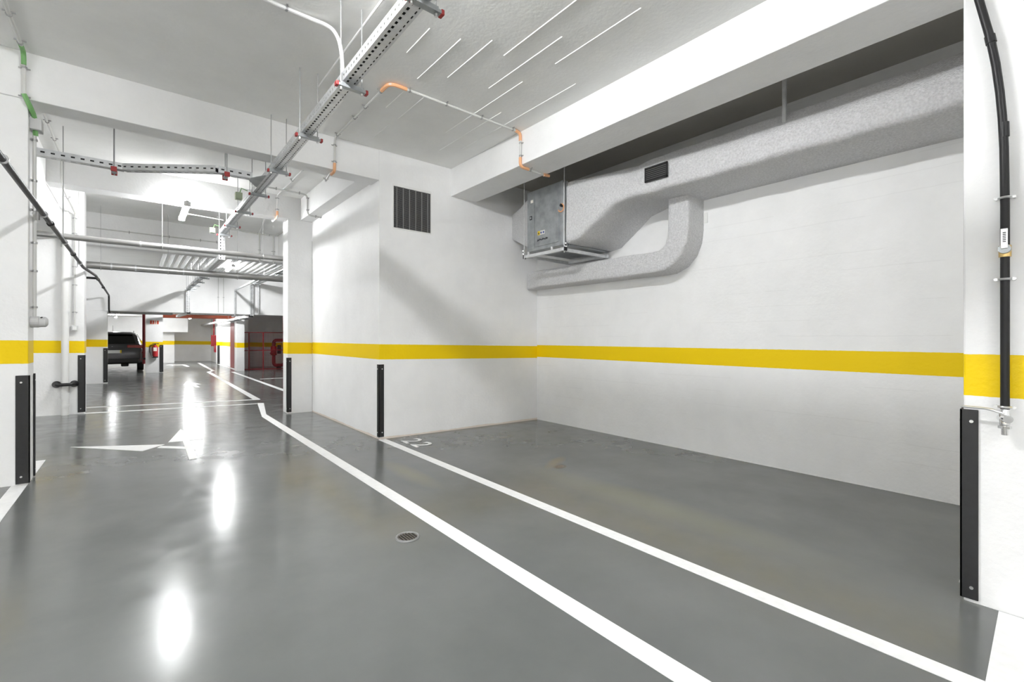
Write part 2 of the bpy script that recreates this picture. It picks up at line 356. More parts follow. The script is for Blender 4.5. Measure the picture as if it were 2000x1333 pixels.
# ------------------------------------------------------------------ lamps
LIT = {}
def lit(k):
    if k not in LIT: LIT[k] = M['lamp'] if k == 1 else simple('lit diffuser', (.9, .9, .9), .4, emit=(LAMP_COL, LAMP*k))
    return LIT[k]
def lamp(x, y, z, label, ztop, l=1.15, rods=True, k=1):
    t = thing('ceiling_lamp', label, 'lamp', (x, y, z), 'batten lamps down the aisle')
    bx(x-.02, x+.02, y-l/2, y+l/2, z+.03, z+.05).build('housing', 'lampbody', t, bevel=.006)
    prof = [(math.cos(a)*.042, math.sin(a)*.034) for a in (2*PI*i/14 for i in range(14))]
    MB().loft([[(x+px, yy, z+pz) for px, pz in prof] for yy in (y-l/2+.04, y+l/2-.04)]).build('diffuser', lit(k), t, smooth=True)
    for s in (-1, 1):
        a, b = sorted((y+s*(l/2-.04), y+s*l/2)); bx(x-.046, x+.046, a, b, z-.036, z+.036).build('end_cap', 'lampbody', t, bevel=.008)
        if rods: MB().cyl((x, y+s*(l/2-.12), z+.05), (x, y+s*(l/2-.12), ztop), .004, n=6).build('rod', 'rod', t)
    return t
lamp(.60, 2.2, 3.70, 'batten lamp over the near lane above the top of the view', CE, k=1.65)
lamp(.60, -2.2, 3.62, 'batten lamp behind the viewpoint', CE, k=.85)
lamp(.60, 8.95, 3.345, 'lit batten lamp hung under the second cross beam', 3.41, k=1.1)
lamp(2.03, 14.8, 3.27, 'lit batten lamp under the ribbed ceiling beyond the steel pipes', 3.34, k=1.6)
lamp(1.85, 20.0, 2.27, 'batten lamp just past the deep lintel', 2.36, k=1.1)
lamp(2.0, 26.2, 2.27, 'batten lamp near the far end wall', 2.36, k=1.7)
lamp(-.7, 27.0, 2.27, 'batten lamp over the parked car', 2.36, k=1.0)
lamp(-3.4, -.6, 2.70, 'added unseen fill batten over the left hand bays beside the viewpoint', CE, k=.2)  # added out of view to even out the brightness
lamp(-3.4, 3.2, 2.70, 'added unseen fill batten over the left hand bay before the left column', CE, k=.15)  # unseen fill, added to soften shadows from the left
lamp(-3.4, 8.2, 2.70, 'added unseen fill batten over the left hand bay behind the left column', CE, k=.5)  # added fill for the bays beyond, hidden by the column
lamp(-3.4, -4.2, 2.70, 'added unseen fill batten in the rear left corner behind the viewpoint', CE, k=.5)  # fill added behind the camera, never in view
lamp(2.2, -4.2, 2.70, 'added unseen fill batten in the rear right corner behind the viewpoint', CE, k=.5)  # second fill added behind the camera, out of view
for yy, nm in ((-2.5, 'nearer the rear'), (1.2, 'farther in')):  # added unseen fill, set low to brighten ceiling and beam undersides
    t = thing('fill_light', 'added unseen fill light on the left hand wall, '+nm, 'lamp', (-5.6, yy, 1.75), 'added fill lights on the left hand wall')
    bx(-5.6, -5.56, yy-.62, yy+.62, 1.70, 1.82).build('housing', 'lampbody', t, bevel=.006)
    MB().loft([[(-5.53+.045*math.cos(a), y2, 1.76+.05*math.sin(a)) for a in (2*PI*i/14 for i in range(14))] for y2 in (yy-.57, yy+.57)]).build('diffuser', lit(.65), t, smooth=True)
# ------------------------------------------------------------------ black corner guards
def guard(x, y, dx, dy, z0, h, label, wx=.06, wy=.06, t=.012):
    """L strip on a column corner (x,y); dx,dy point into the column"""
    g = MB(); e = .001
    def b(xa, xb, ya, yb): g.box(min(xa, xb), max(xa, xb), min(ya, yb), max(ya, yb), z0, z0+h)
    b(x-dx*t, x+dx*wx, y-dy*t, y-dy*e); b(x-dx*t, x-dx*e, y-dy*t, y+dy*wy)
    o = g.build('corner_guard', 'black', bevel=.003); tag(o, label, 'corner guard', 'black corner guards')
    for zz in (z0+.06, z0+h-.06):
        if wx > .02: MB().cyl((x+dx*wx*.55, y-dy*t, zz), (x+dx*wx*.55, y-dy*(t+.005), zz), .008, n=8).build('screw', 'steel', o)
        if wy > .02: MB().cyl((x-dx*t, y+dy*wy*.55, zz), (x-dx*(t+.005), y+dy*wy*.55, zz), .008, n=8).build('screw', 'steel', o)
guard(3.28, .325, 1, -1, .0, .965, 'tall black corner guard on the right column below the tap', wx=.05, wy=.055)
guard(-.716, 5.70, -1, 1, .075, .93, 'wide black corner guard on the near edge of the left column', wx=.075, wy=.004)
guard(-.716, 5.97, -1, -1, .075, .93, 'thin black guard on the far edge of the left column', wx=.05, wy=.03)
guard(2.45, 5.68, 1, 1, .03, .95, 'black corner guard on the wall corner beside number 22', wx=.06, wy=.05)
guard(2.04, 8.601, 1, 1, .03, .95, 'black corner guard on the column behind the wall corner', wx=.06, wy=.05)
guard(-.66, 10.40, -1, 1, .09, .95, 'black corner guard on the column with the white downpipe', wx=.08, wy=.05)
guard(-.61, 16.88, -1, 1, .09, .95, 'black corner guard on the column just left of the parked car', wx=.08, wy=.05)
guard(.78, 21.3, -1, 1, .06, 1.0, 'black corner guard on the column with the fire extinguisher', wx=.10, wy=.05)
guard(3.18, 27.1, 1, 1, .0, .95, 'black corner guard on the far wall corner left of the red door', wx=.09, wy=.05)
# ------------------------------------------------------------------ conduit runs
def clip(o, p, d, n, r):
    """saddle clip on a tube at p, direction d, surface normal n (pointing away from the wall)"""
    p, d, n = Vector(p), Vector(d).normalized(), Vector(n).normalized(); s = d.cross(n)
    m = MB().tube([p-d*.008, p+d*.008], r*1.45, 10)
    a = p-s*r*2.6-n*r*1.2; b = p+s*r*2.6-n*r*1.2
    m.tube([a, b], .0055, 6); m.build('clip', 'rod', o)
def conduit(label, pts, r=.0125, mat='conduit', bend=.1, clips=(), elbows=(), name='conduit', extra=None):
    t = thing(name, label, 'conduit', pts[0])
    MB().tube(rpath(pts, bend), r, 8).build('tube', mat, t, smooth=True)
    for e in elbows: MB().tube(rpath(e, .12), r*1.45, 8).build('elbow', 'orange', t, smooth=True)
    for p, d, n in clips: clip(t, p, d, n, r)
    return t
dn, yv, xv, zv = (0, 0, -1), (0, 1, 0), (1, 0, 0), (0, 0, 1)
ZC = CE-.022
conduit('conduit with orange elbows looping over the near ceiling to both beams',
        [(1.90, 6.10, 3.368), (1.87, 5.86, 3.368), (1.87, 5.655, 3.43), (1.87, 5.655, ZC), (1.87, 4.10, ZC), (3.52, 4.10, ZC), (3.52, 4.10, 3.36), (3.98, 4.13, 3.362)], bend=.07,
        elbows=[[(1.87, 4.28, ZC), (1.87, 4.10, ZC), (2.05, 4.10, ZC)], [(3.44, 4.10, ZC), (3.517, 4.10, ZC-.01), (3.517, 4.10, ZC-.10)], [(3.517, 4.10, 3.47), (3.517, 4.10, 3.36), (3.65, 4.10, 3.36)], [(1.87, 5.657, 3.46), (1.87, 5.66, 3.36), (1.875, 5.80, 3.364)], [(3.92, 4.12, 3.362), (4.02, 4.13, 3.372)]],
        clips=[((1.87, y, ZC), yv, dn) for y in (5.55, 5.0, 4.7, 4.3)]+[((x, 4.10, ZC), xv, dn) for x in (2.08, 2.5, 2.95, 3.4)]+[((1.87, 5.655, z), zv, (0, -1, 0)) for z in (3.68, 3.48)]+[((3.52, 4.10, 3.64), zv, (-1, 0, 0)), ((3.52, 4.10, 3.49), zv, (-1, 0, 0)), ((3.68, 4.1, 3.36), xv, dn), ((1.89, 6.05, 3.368), yv, dn)])
conduit('white conduit curving down from the near ceiling onto the cable tray', [(.55, 3.66, ZC), (1.0, 3.66, ZC), (1.17, 3.62, ZC-.02), (1.185, 3.45, 3.55), (1.185, 3.40, 3.285)], r=.014, mat='whitecond', bend=.22, clips=[((.86, 3.66, ZC), xv, dn)])
conduit('thin white conduit on the near ceiling right above the tray', [(1.37, 4.6, ZC), (1.37, 2.2, ZC)], r=.009, mat='whitecond', clips=[((1.37, 2.5, ZC), yv, dn), ((1.37, 3.1, ZC), yv, dn)])
t = conduit('conduit down the near edge of the left column with green cable at its bends', [(-.735, 3.2, ZC), (-.735, 5.55, ZC), (-.735, 5.655, ZC), (-.735, 5.655, 3.40), (-.69, 5.80, 3.26), (-.69, 5.80, 1.50)], bend=.03, r=.014,
        clips=[((-.735, 5.05, ZC), yv, dn), ((-.735, 5.48, ZC), yv, dn), ((-.735, 5.655, 3.64), zv, (0, -1, 0)), ((-.735, 5.655, 3.40), zv, (0, -1, 0))]+[((-.69, 5.80, z), zv, xv) for z in (3.08, 2.72, 2.46, 2.17, 1.92, 1.60)])
MB().tube(rpath([(-.735, 5.52, ZC-.004), (-.735, 5.63, ZC-.006), (-.735, 5.642, 3.66)], .05), .017, 8).build('cable', 'green', t, smooth=True)
MB().tube(rpath([(-.735, 5.643, 3.41), (-.70, 5.66, 3.32), (-.684, 5.76, 3.27), (-.684, 5.80, 3.12)], .05), .018, 8).build('cable', 'green', t, smooth=True)
bx(-.716, -.64, 5.74, 5.86, 3.16, 3.26).build('junction_box', 'bulk', t, bevel=.006)
conduit('conduit along the ceiling left of the aisle down to the column with the downpipe', [(-.77, 6.1, ZC), (-.77, 8.575, ZC), (-.77, 8.575, 3.385), (-.77, 10.37, 3.385), (-.775, 10.37, 1.52)], bend=.05,
        clips=[((-.77, y, ZC), yv, dn) for y in (7.3, 7.9)]+[((-.77, 9.3, 3.385), yv, dn)]+[((-.775, 10.37, z), zv, (0, -1, 0)) for z in (3.3, 3.05, 2.5, 2.2, 1.75)])
conduit('conduit from the tray over the ledge of the inner beam', [(1.40, 8.1, ZC-.03), (2.228, 8.1, ZC-.03), (2.228, 8.1, 3.39), (2.46, 8.1, 3.39)], bend=.08, r=.014,
        clips=[((1.75, 8.1, ZC-.03), xv, dn), ((2.1, 8.1, ZC-.03), xv, dn), ((2.228, 8.1, 3.68), zv, (-1, 0, 0)), ((2.228, 8.1, 3.48), zv, (-1, 0, 0)), ((2.36, 8.1, 3.39), xv, dn)])
conduit('conduit with an orange elbow dropping over the second cross beam', [(1.87, 6.2, ZC), (1.87, 8.57, ZC), (1.87, 8.57, 3.385), (1.87, 8.94, 3.385), (1.87, 8.94, ZC), (2.22, 11.9, ZC)], bend=.05, mat='whitecond',
        elbows=[[(1.87, 8.572, 3.50), (1.87, 8.575, 3.40), (1.87, 8.68, 3.388)]], clips=[((1.87, 8.57, z), zv, (0, -1, 0)) for z in (3.72, 3.53)]+[((1.87, 7.0, ZC), yv, dn), ((1.87, 7.6, ZC), yv, dn)])
conduit('conduit along the foot of the ceiling before the third cross beam', [(1.28, 10.9, ZC), (1.62, 11.6, ZC), (1.9, 12.0, ZC), (2.6, 12.02, ZC), (2.6, 9.0, ZC)], bend=.06, clips=[((2.2, 12.02, ZC), xv, dn), ((2.45, 12.02, ZC), xv, dn)])
conduit('left of the two conduits dropping down the third cross beam', [(2.25, 12.075, ZC), (2.25, 12.075, 3.1)], clips=[((2.25, 12.075, 3.4), zv, (0, -1, 0))])
conduit('right of the two conduits dropping down the third cross beam', [(2.55, 12.07, ZC), (2.55, 12.07, 3.1)], r=.018, clips=[((2.55, 12.07, 3.4), zv, (0, -1, 0))])
conduit('thin conduit clipped along the face of the third cross beam', [(-.83, 12.08, 3.48), (1.42, 12.08, 3.47)], r=.012, clips=[((x, 12.08, 3.475), xv, (0, -1, 0)) for x in (-.8, -.1, .55, 1.1, 1.4)])
conduit('short conduit feeding the lamp under the second cross beam from the tray', [(.66, 9.3, 3.40), (1.2, 9.5, 3.42)], mat='whitecond', r=.008)
# siren and switch box
s = thing('wall_sounder', 'grey cylindrical wall sounder under the conduit of the left column', 'sounder', (-.716, 5.80, 1.47))
MB().cyl((-.716, 5.80, 1.47), (-.66, 5.80, 1.47), .05, n=18).build('base', 'bulk', s, bevel=.004)
MB().tube([(-.66, 5.80, 1.47), (-.62, 5.80, 1.47), (-.606, 5.80, 1.47)], [.047, .045, .028], 18).build('cover', 'bulk', s, smooth=True)
MB().cyl((-.66, 5.80, 1.50), (-.64, 5.76, 1.51), .006, n=6).build('knob', 'black', s)
s = thing('switch_box', 'small grey switch box at the end of a conduit beside the downpipe', 'switch', (-.775, 10.40, 1.44))
bx(-.815, -.735, 10.34, 10.40, 1.44, 1.53).build('body', 'bulk', s, bevel=.006); bx(-.80, -.75, 10.33, 10.345, 1.455, 1.515).build('cover', 'whitecond', s, bevel=.004)
# ------------------------------------------------------------------ cable trays
def tray(t, p0, p1, wdt=.10, h=.07, upv=(0, 0, 1), pitch=.05, cables=True):
    """perforated tray: base plus two side rails; p0,p1 on the centre line of the base"""
    p0, p1, upv = Vector(p0), Vector(p1), Vector(upv); u = (p1-p0); L = u.length; u.normalize(); v = upv.cross(u).normalized()
    a = p0-v*wdt/2
    MB().perf(a, u, v, L, wdt, [(wdt*.16, wdt*.24), (wdt*.62, wdt*.78)], pitch, pitch*.55).build('base', 'galv', t, solid=.002)
    for s in (-1, 1):
        m = MB().perf(p0+v*s*wdt/2, u, upv, L, h, [(h*.38, h*.62)], pitch, pitch*.42)
        q = p0+v*s*wdt/2+upv*h; m.quad(q, q+u*L, q+u*L-v*s*.012, q-v*s*.012); m.build('side_rail', 'galv', t, solid=.002)
    if cables:
        m = MB()
        for k in range(8): hz = upv*(.014+.022*(k // 4)); m.tube([p0+v*wdt*(k % 4-1.5)*.23+hz, p1+v*wdt*(k % 4-1.5)*.23+hz], wdt*.115, 6)
        m.build('cables', 'blackpipe', t, smooth=True)['label'] = 'dark cables lying in the tray'
ZT = 3.205
t1 = thing('cable_tray', 'long perforated cable tray running down the aisle under the beams', 'cable tray', (1.215, 5, ZT))
tray(t1, (1.215, -3, ZT), (1.215, 9.75, ZT)); tray(t1, (1.215, 9.80, ZT), (1.215, 9.80, 2.76), upv=(0, 1, 0)); tray(t1, (1.215, 9.8, 2.76), (1.215, 16.6, 2.76)); tray(t1, (1.215, 16.8, 2.76), (1.215, 16.8, 2.02), upv=(0, 1, 0)); tray(t1, (1.215, 16.6, 2.04), (1.215, 21.2, 2.1))
t2 = thing('cable_tray', 'cable tray branch bending left above the aisle to the left column', 'cable tray', (0, 6.5, ZT))
tray(t2, (-1.6, 6.72, ZT), (-.10, 6.72, ZT), pitch=.075, wdt=.09); tray(t2, (-.10, 6.72, ZT), (.72, 6.12, ZT), pitch=.075, wdt=.09); tray(t2, (.72, 6.12, ZT), (1.06, 6.12, ZT), pitch=.075, wdt=.09)
MB().prism([(1.04, 6.17), (1.04, 6.07), (1.15, 5.86), (1.162, 5.86), (1.162, 6.38), (1.15, 6.38)], ZT-.004, ZT+.002).build('junction_plate', 'galv_dull', t2)
t3 = thing('cable_tray', 'cable tray on the right of the aisle dropping down the deep lintel', 'cable tray', (2.92, 14, 3.05))
tray(t3, (2.92, 12.5, 3.05), (2.92, 16.75, 3.05)); tray(t3, (2.92, 16.8, 3.05), (2.92, 16.8, 2.04), upv=(0, 1, 0))
t4 = thing('cable_tray', 'cable tray running along the far low ceiling past the lintel', 'cable tray', (3.5, 18, 2.12))
tray(t4, (2.92, 16.95, 2.0), (2.9, 31, 2.0), pitch=.12, wdt=.14)
t5 = thing('cable_tray', 'cross tray just behind the bottom of the deep lintel', 'cable tray', (2, 17.5, 2.06))
tray(t5, (1.32, 17.5, 2.06), (2.80, 17.6, 2.06), pitch=.1)
def hanger(y, label, zr=3.19, ztop=CE, x0=1.125, x1=1.335, cap='red', rods=(1.15, 1.305)):
    t = thing('tray_hanger', label, 'hanger', (x0, y, zr), 'hangers of the long cable tray')
    bx(x0, x1, y-.02, y+.02, zr-.03, zr-.012).build('channel', 'galv_dull', t); bx(x0+.02, x1-.02, y-.012, y+.012, zr-.012, zr+.006).build('channel_lip', 'galv_dull', t)
    for a, b in ((x0-.014, x0+.006), (x1-.006, x1+.014)): bx(a, b, y-.021, y+.021, zr-.034, zr-.004).build('end_cap', cap, t, bevel=.003)
    for xr in rods:
        MB().cyl((xr, y, zr-.045), (xr, y, ztop), .0045, n=6).build('rod', 'rod', t); MB().cyl((xr, y, zr-.05), (xr, y, zr-.034), .011, n=6).build('nut', 'steel', t)
    return t
ords = ['first', 'second', 'third', 'fourth', 'fifth', 'sixth', 'seventh']
for i, y in enumerate((2.25, 3.345, 4.42, 5.556, 6.62, 7.68, 8.75)):
    hanger(y, ['tray hanger at the top of the view with a red end cap', 'red capped tray hanger where the white conduit comes down', 'red capped tray hanger before the first cross beam', 'red capped tray hanger just before the first cross beam, beside the branch tray', 'tray hanger past the branch tray junction, second beyond the first beam', 'tray hanger close before the second cross beam', 'tray hanger just behind the second cross beam'][i], cap='red' if i < 4 else 'darkred', ztop=CE if abs(y-8.75) > .2 else 3.42)
hanger(9.6, 'tray hanger at the end where the tray drops', cap='darkred')
for i, y in enumerate((12.9, 13.9, 14.9, 15.8, 16.4)): hanger(y, 'low tray hanger %s from the third cross beam under the ribbed ceiling' % ords[i], zr=2.745, ztop=3.36, cap='galv_dull')
for i, y in enumerate((13.2, 14.6, 16.0)): hanger(y, 'hanger %s along the right hand tray before the lintel' % ords[i], zr=3.035, ztop=3.36, x0=2.82, x1=3.02, rods=(2.84, 3.0), cap='galv_dull')
for i, y in enumerate((18.2, 19.6, 21.0)): hanger(y, 'hanger %s beyond the lintel under the far tray' % ords[i], zr=1.99, ztop=2.36, x0=2.80, x1=3.04, rods=(2.82, 3.02), cap='galv_dull')
def bhanger(x, y, label):
    t = thing('tray_hanger', label, 'hanger', (x, y, ZT), 'hangers of the branch tray')
    bx(x-.02, x+.02, y-.075, y+.075, ZT-.035, ZT-.014).build('channel', 'galv_dull', t)
    for a, b in ((y-.09, y-.07), (y+.07, y+.09)): bx(x-.026, x+.026, a, b, ZT-.045, ZT+.008).build('end_cap', 'red', t, bevel=.003)
    for yy in (y-.062, y+.062): MB().cyl((x, yy, ZT-.05), (x, yy, CE), .0055, n=6).build('rod', 'rod', t)
bhanger(-.185, 6.72, 'red capped hanger under the left stretch of the branch tray'); bhanger(.80, 6.12, 'red capped hanger under the branch tray near the junction')
# little green junction boxes beside the tray
for x, y, z, l in ((1.06, 6.95, 3.19, 'greenish junction box under the tray past the branch'), (1.07, 9.71, 3.24, 'pale green box at the drop of the cable tray')):
    b = thing('junction_box', l, 'junction box', (x, y, z)); bx(x-.05, x+.03, y-.04, y+.04, z-.03, z+.06).build('body', simple('pale green plastic', (.36, .42, .30), .5), b, bevel=.006); MB().tube([(x, y, z+.05), (x+.02, y-.02, z+.12), (x+.09, y-.02, z+.10)], .006, 6).build('cable', 'green', b, smooth=True)
# right hand conduits along the lintel bay
conduit('steel pipe on the right turning down the deep lintel', [(2.45, 10.5, 2.85), (2.45, 16.83, 2.85), (2.45, 16.83, 2.03), (2.45, 17.4, 2.03)], r=.03, bend=.08, mat='galv')
conduit('conduit right of the lintel tray turning under the lintel', [(3.12, 12.5, 3.1), (3.12, 16.85, 3.1), (3.12, 16.85, 2.12)], r=.03, bend=.08, mat='galv')
conduit('thin left conduit on the lintel between the two trays', [(2.0, 16.88, 3.3), (2.0, 16.88, 2.12)], r=.01, clips=[((2.0, 16.88, 2.6), zv, (0, -1, 0))])
conduit('thin right conduit on the lintel between the two trays', [(2.14, 16.88, 3.3), (2.14, 16.88, 2.12)], r=.01, clips=[((2.14, 16.88, 2.6), zv, (0, -1, 0))])
# ------------------------------------------------------------------ pipes across the aisle
def crosspipe(label, y, z, r, x0, x1, joints, rods, ztop):
    t = thing('steel_pipe', label, 'pipe', (x0, y, z))
    MB().cyl((x0, y, z), (x1, y, z), r, n=20).build('tube', 'pipe', t, smooth=True)
    for x in joints: MB().cyl((x-.012, y, z), (x+.012, y, z), r*1.06, n=20).build('coupling', 'galv', t, smooth=True)
    for x in rods:
        MB().tube([(x, y+math.cos(a)*r*1.12, z+math.sin(a)*r*1.12) for a in (2*PI*i/18 for i in range(18))], .006, 6, closed=True).build('clamp', 'steel', t)
        MB().cyl((x, y, z+r), (x, y, ztop), .0025, n=6).build('rod', 'rod', t)
crosspipe('thinner steel pipe crossing the aisle nearest', 9.25, 2.803, .044, -3.5, 4.5, (.06,), (-.86, .33, 1.78), CE)
crosspipe('thick steel pipe crossing the aisle behind the thinner one', 11.4, 2.668, .066, -1.03, 5.2, (.0, .75, -.35), (-.5, .5, 1.7), CE)
# black pipe along the left columns
t = thing('black_pipe', 'black pipe running along the left columns into the depth', 'pipe', (-.64, 4, 2.45))
MB().tube(rpath([(-.64, 1.5, 2.44), (-.64, 9.9, 2.445), (-.56, 11.2, 2.46), (-.57, 16.8, 2.50), (-.57, 16.82, 2.03), (-.45, 17.5, 2.03)], .12), .021, 10).build('tube', 'blackpipe', t, smooth=True)
for y in (4.2, 5.85, 7.4, 9.3): clip(t, (-.64, y, 2.443), yv, xv, .022)
for y in (6.3, 8.4, 12.0, 13.8): MB().cyl((-.64 if y < 10 else -.565, y-.025, 2.443 if y < 10 else 2.465), (-.64 if y < 10 else -.565, y+.025, 2.443 if y < 10 else 2.47), .029, n=10).build('coupling', 'blackpipe', t, smooth=True)
for y in (7.4, 9.3): MB().cyl((-.65, y, 2.46), (-.65, y, CE), .005, n=6).build('rod', 'rod', t)
MB().cyl((-1.0, 11.6, 2.45), (-.56, 11.6, 2.45), .022, n=10).build('branch', 'blackpipe', t, smooth=True)
# white downpipe with its guard
t = thing('downpipe', 'white plastic downpipe on the second left column', 'pipe', (-.885, 10.34, zf(-.885)))
z0 = zf(-.885)
MB().cyl((-.885, 10.345, z0), (-.885, 10.345, CE), .047, n=18).build('tube', 'pvc', t, smooth=True)
for a, b in ((1.68, 1.72), (.27, .36), (.13, .17)): MB().cyl((-.885, 10.345, z0+a), (-.885, 10.345, z0+b), .054, n=18).build('collar', 'pvc', t, smooth=True)
t = thing('pipe_guard', 'black padded bar with two round flanges across the downpipe foot', 'guard', (-.885, 10.3, .56))
for s in (-1, 1):
    x = -.885+s*.105
    MB().tube([(x, 10.40, .57), (x, 10.37, .57), (x, 10.335, .57), (x-s*.02, 10.28, .57)], [.055, .053, .034, .026], 16).build('flange', 'black', t, smooth=True)
MB().tube(rpath([(-.99, 10.34, .57), (-.98, 10.265, .57), (-.79, 10.265, .57), (-.78, 10.34, .57)], .05), .026, 12).build('bar', 'black', t, smooth=True)
# ------------------------------------------------------------------ wall vent
v = thing('wall_vent', 'large square dark ventilation grille high on the bay end wall', 'vent', (2.64, 5.68, 2.79))
x0, x1, z0, z1, yv0 = 2.645, 3.20, 2.80, 3.375, 5.68
m = bx(x0-.012, x0, yv0-.012, yv0+.0, z0, z1).box(x1, x1+.012, yv0-.012, yv0, z0, z1).box(x0-.012, x1+.012, yv0-.012, yv0, z0-.012, z0).box(x0-.012, x1+.012, yv0-.014, yv0, z1-.02, z1+.012); m.build('frame', 'whitecond', v)
bx(x0, x1, yv0-.003, yv0-.001, z0, z1).build('backing', 'dark', v)
bar = bx(-.005, .005, -.016, -.003, z0-2.79, z1-.02-2.79)
first = None
for i in range(6):
    xx = x0+.045+i*(x1-x0-.09)/5
    if first is None: first = MB(); first.v = [(p[0]+xx, p[1]+yv0, p[2]+2.79) for p in bar.v]; first.f = bar.f; first = first.build('bar', 'slat', v); fx = xx
    else:
        q = first.copy(); COL.objects.link(q); q.parent = v; q.location.x = xx-fx
first = None; n = 38
for i in range(n):
    zz = z0+(i+.5)*(z1-.02-z0)/n
    if first is None: first = MB(); first.box(x0, x1, yv0-.012, yv0-.004, zz-.0018, zz+.0018); first = first.build('slat', 'slat', v); fz = zz
    else: q = first.copy(); COL.objects.link(q); q.parent = v; q.location.z = zz-fz
# ------------------------------------------------------------------ fan box on its frame
XF, YN, YFAR, ZB, ZTOP = 4.30, 4.17, 4.86, 2.545, 3.39
fb = thing('fan_box', 'galvanised fan unit hung from the ceiling in the far corner of bay 22', 'fan unit', (4.75, 4.5, 2.47))
bx(XF, 5.2, YN, YFAR, ZB, ZTOP).build('casing', 'galv_dull', fb, bevel=.006)
bx(XF-.012, XF, YN+.06, YFAR-.17, ZB+.05, ZTOP-.12).build('access_panel', 'galv_dull', fb, bevel=.003)
bx(XF-.012, XF, YFAR-.16, YFAR-.03, ZB+.03, ZTOP-.10).build('side_panel', 'galv_dull', fb, bevel=.003)
for x in (XF+.02, XF+.07): bx(x, x+.012, YN-.02, YN, ZB, ZTOP).build('rib', 'galv', fb)
bx(XF-.005, XF+.95, YN-.012, YN, ZTOP-.03, ZTOP).build('flange', 'galv_dull', fb)
bx(XF+.1, 5.2, YN-.03, YN, ZB-.005, ZB+.05).build('flange', 'galv_dull', fb)
for a in ((XF-.02, XF+.02, YN-.06, YFAR+.06, 2.465, 2.505), (5.14, 5.18, YN-.06, YFAR+.06, 2.465, 2.505), (XF-.03, 5.2, YN-.03, YN+.01, 2.465, 2.505), (XF-.03, 5.2, YFAR-.01, YFAR+.03, 2.465, 2.505)):
    bx(*a).build('frame_rail', 'galv', fb)
for y in (YN-.06, YFAR+.06): bx(XF-.024, XF+.024, y-.008, y+.008, 2.46, 2.51).build('end_cap', 'black', fb)
for x, y in ((XF-.005, YN-.042), (XF-.022, YFAR+.04)):
    MB().cyl((x, y, 2.44), (x, y, CE), .006, n=8).build('rod', 'galv', fb)
    for z in (2.515, 2.56): MB().cyl((x+.05 if y < 4.5 else x, y+.02, z), (x+.05 if y < 4.5 else x, y+.02, z+.016), .022, n=12).build('mount', 'steel', fb, smooth=True)
for y in (YN+.2, YFAR-.02):
    for z in (2.52,): MB().cyl((XF+.01, y, z-.01), (XF+.01, y, z+.03), .018, n=10).build('mount', 'steel', fb)
bx(XF-.016, XF-.01, YFAR-.14, YFAR-.09, ZTOP-.17, ZTOP-.13).build('tag', 'signwhite', fb)
bx(XF-.016, XF-.01, YFAR-.115, YFAR-.07, 2.985, 3.04).build('latch', 'black', fb)
bx(XF-.02, XF-.011, YFAR-.105, YFAR-.08, 2.998, 3.027).build('latch', 'galv_dull', fb)
ye = YFAR-.235
for k, mm in enumerate(('yellow', 'plate', 'plate')):
    y1 = ye-.047*k; bx(XF-.0155, XF-.0115, y1-.043, y1, 2.745, 2.80).build('sticker', mm, fb)
    if k: MB().cyl((XF-.0155, y1-.0215, 2.772), (XF-.0165, y1-.0215, 2.772), .015, n=14).build('pictogram', 'blue', fb)
    else: MB().quad((XF-.0165, y1-.008, 2.757), (XF-.0165, y1-.035, 2.757), (XF-.0165, y1-.0215, 2.79)).build('pictogram', 'ink', fb)
m = MB()   # illegible maker's script
for k in range(9):
    y1 = ye-.005-k*.022; m.box(XF-.0155, XF-.0115, y1-.012, y1, 2.665+.004*(k % 3), 2.683+.006*((k*2) % 3))
m.quad((XF-.0155, ye+.012, 2.66), (XF-.0155, ye-.004, 2.66), (XF-.0155, ye-.004, 2.70)); m.build('print', 'ink', fb)
MB().tube([(XF-.012, YN-.05+.05*math.cos(a)+.06, 3.03+.05*math.sin(a)) for a in [PI*.5+i*.33 for i in range(14)]], .009, 8).build('flexible_cable', 'orange', fb, smooth=True)
MB().cyl((XF-.03, YN+.0, 3.06), (XF+.0, YN+.0, 3.06), .02, n=12).build('cable_gland', 'black', fb, smooth=True)
# ------------------------------------------------------------------ sprayed ducts
def corner_round(poly, r, n=3):
    out = []; k = len(poly)
    for i in range(k):
        a, b, c_ = Vector(poly[i-1]), Vector(poly[i]), Vector(poly[(i+1) % k]); rr = r[i]
        if rr <= 0: out += [tuple(b)]*(n+1); continue
        s = b+(a-b).normalized()*rr; e = b+(c_-b).normalized()*rr
        for j in range(n+1): t_ = j/n; q = s*(1-t_)**2+b*2*t_*(1-t_)+e*t_*t_; out.append(tuple(q))
    return out
def interp(st, y):
    for a, b in zip(st, st[1:]):
        if a[0] <= y <= b[0]:
            t_ = (y-a[0])/(b[0]-a[0]); t_ = t_*t_*(3-2*t_) if b[-1] else t_
            return [p+(q-p)*t_ for p, q in zip(a[1:-1], b[1:-1])]
    return list(st[-1][1:-1])
def jit(p, amp):
    q = Vector(p); n1 = noise.noise(q*3.1); n2 = noise.noise(q*9+Vector((5, 3, 1))); return n1*amp+n2*amp*.5
du = thing('ventilation_duct', 'large duct with grey sprayed coat along the right wall of bay 22', 'duct', (4.9, 2, 2.98))
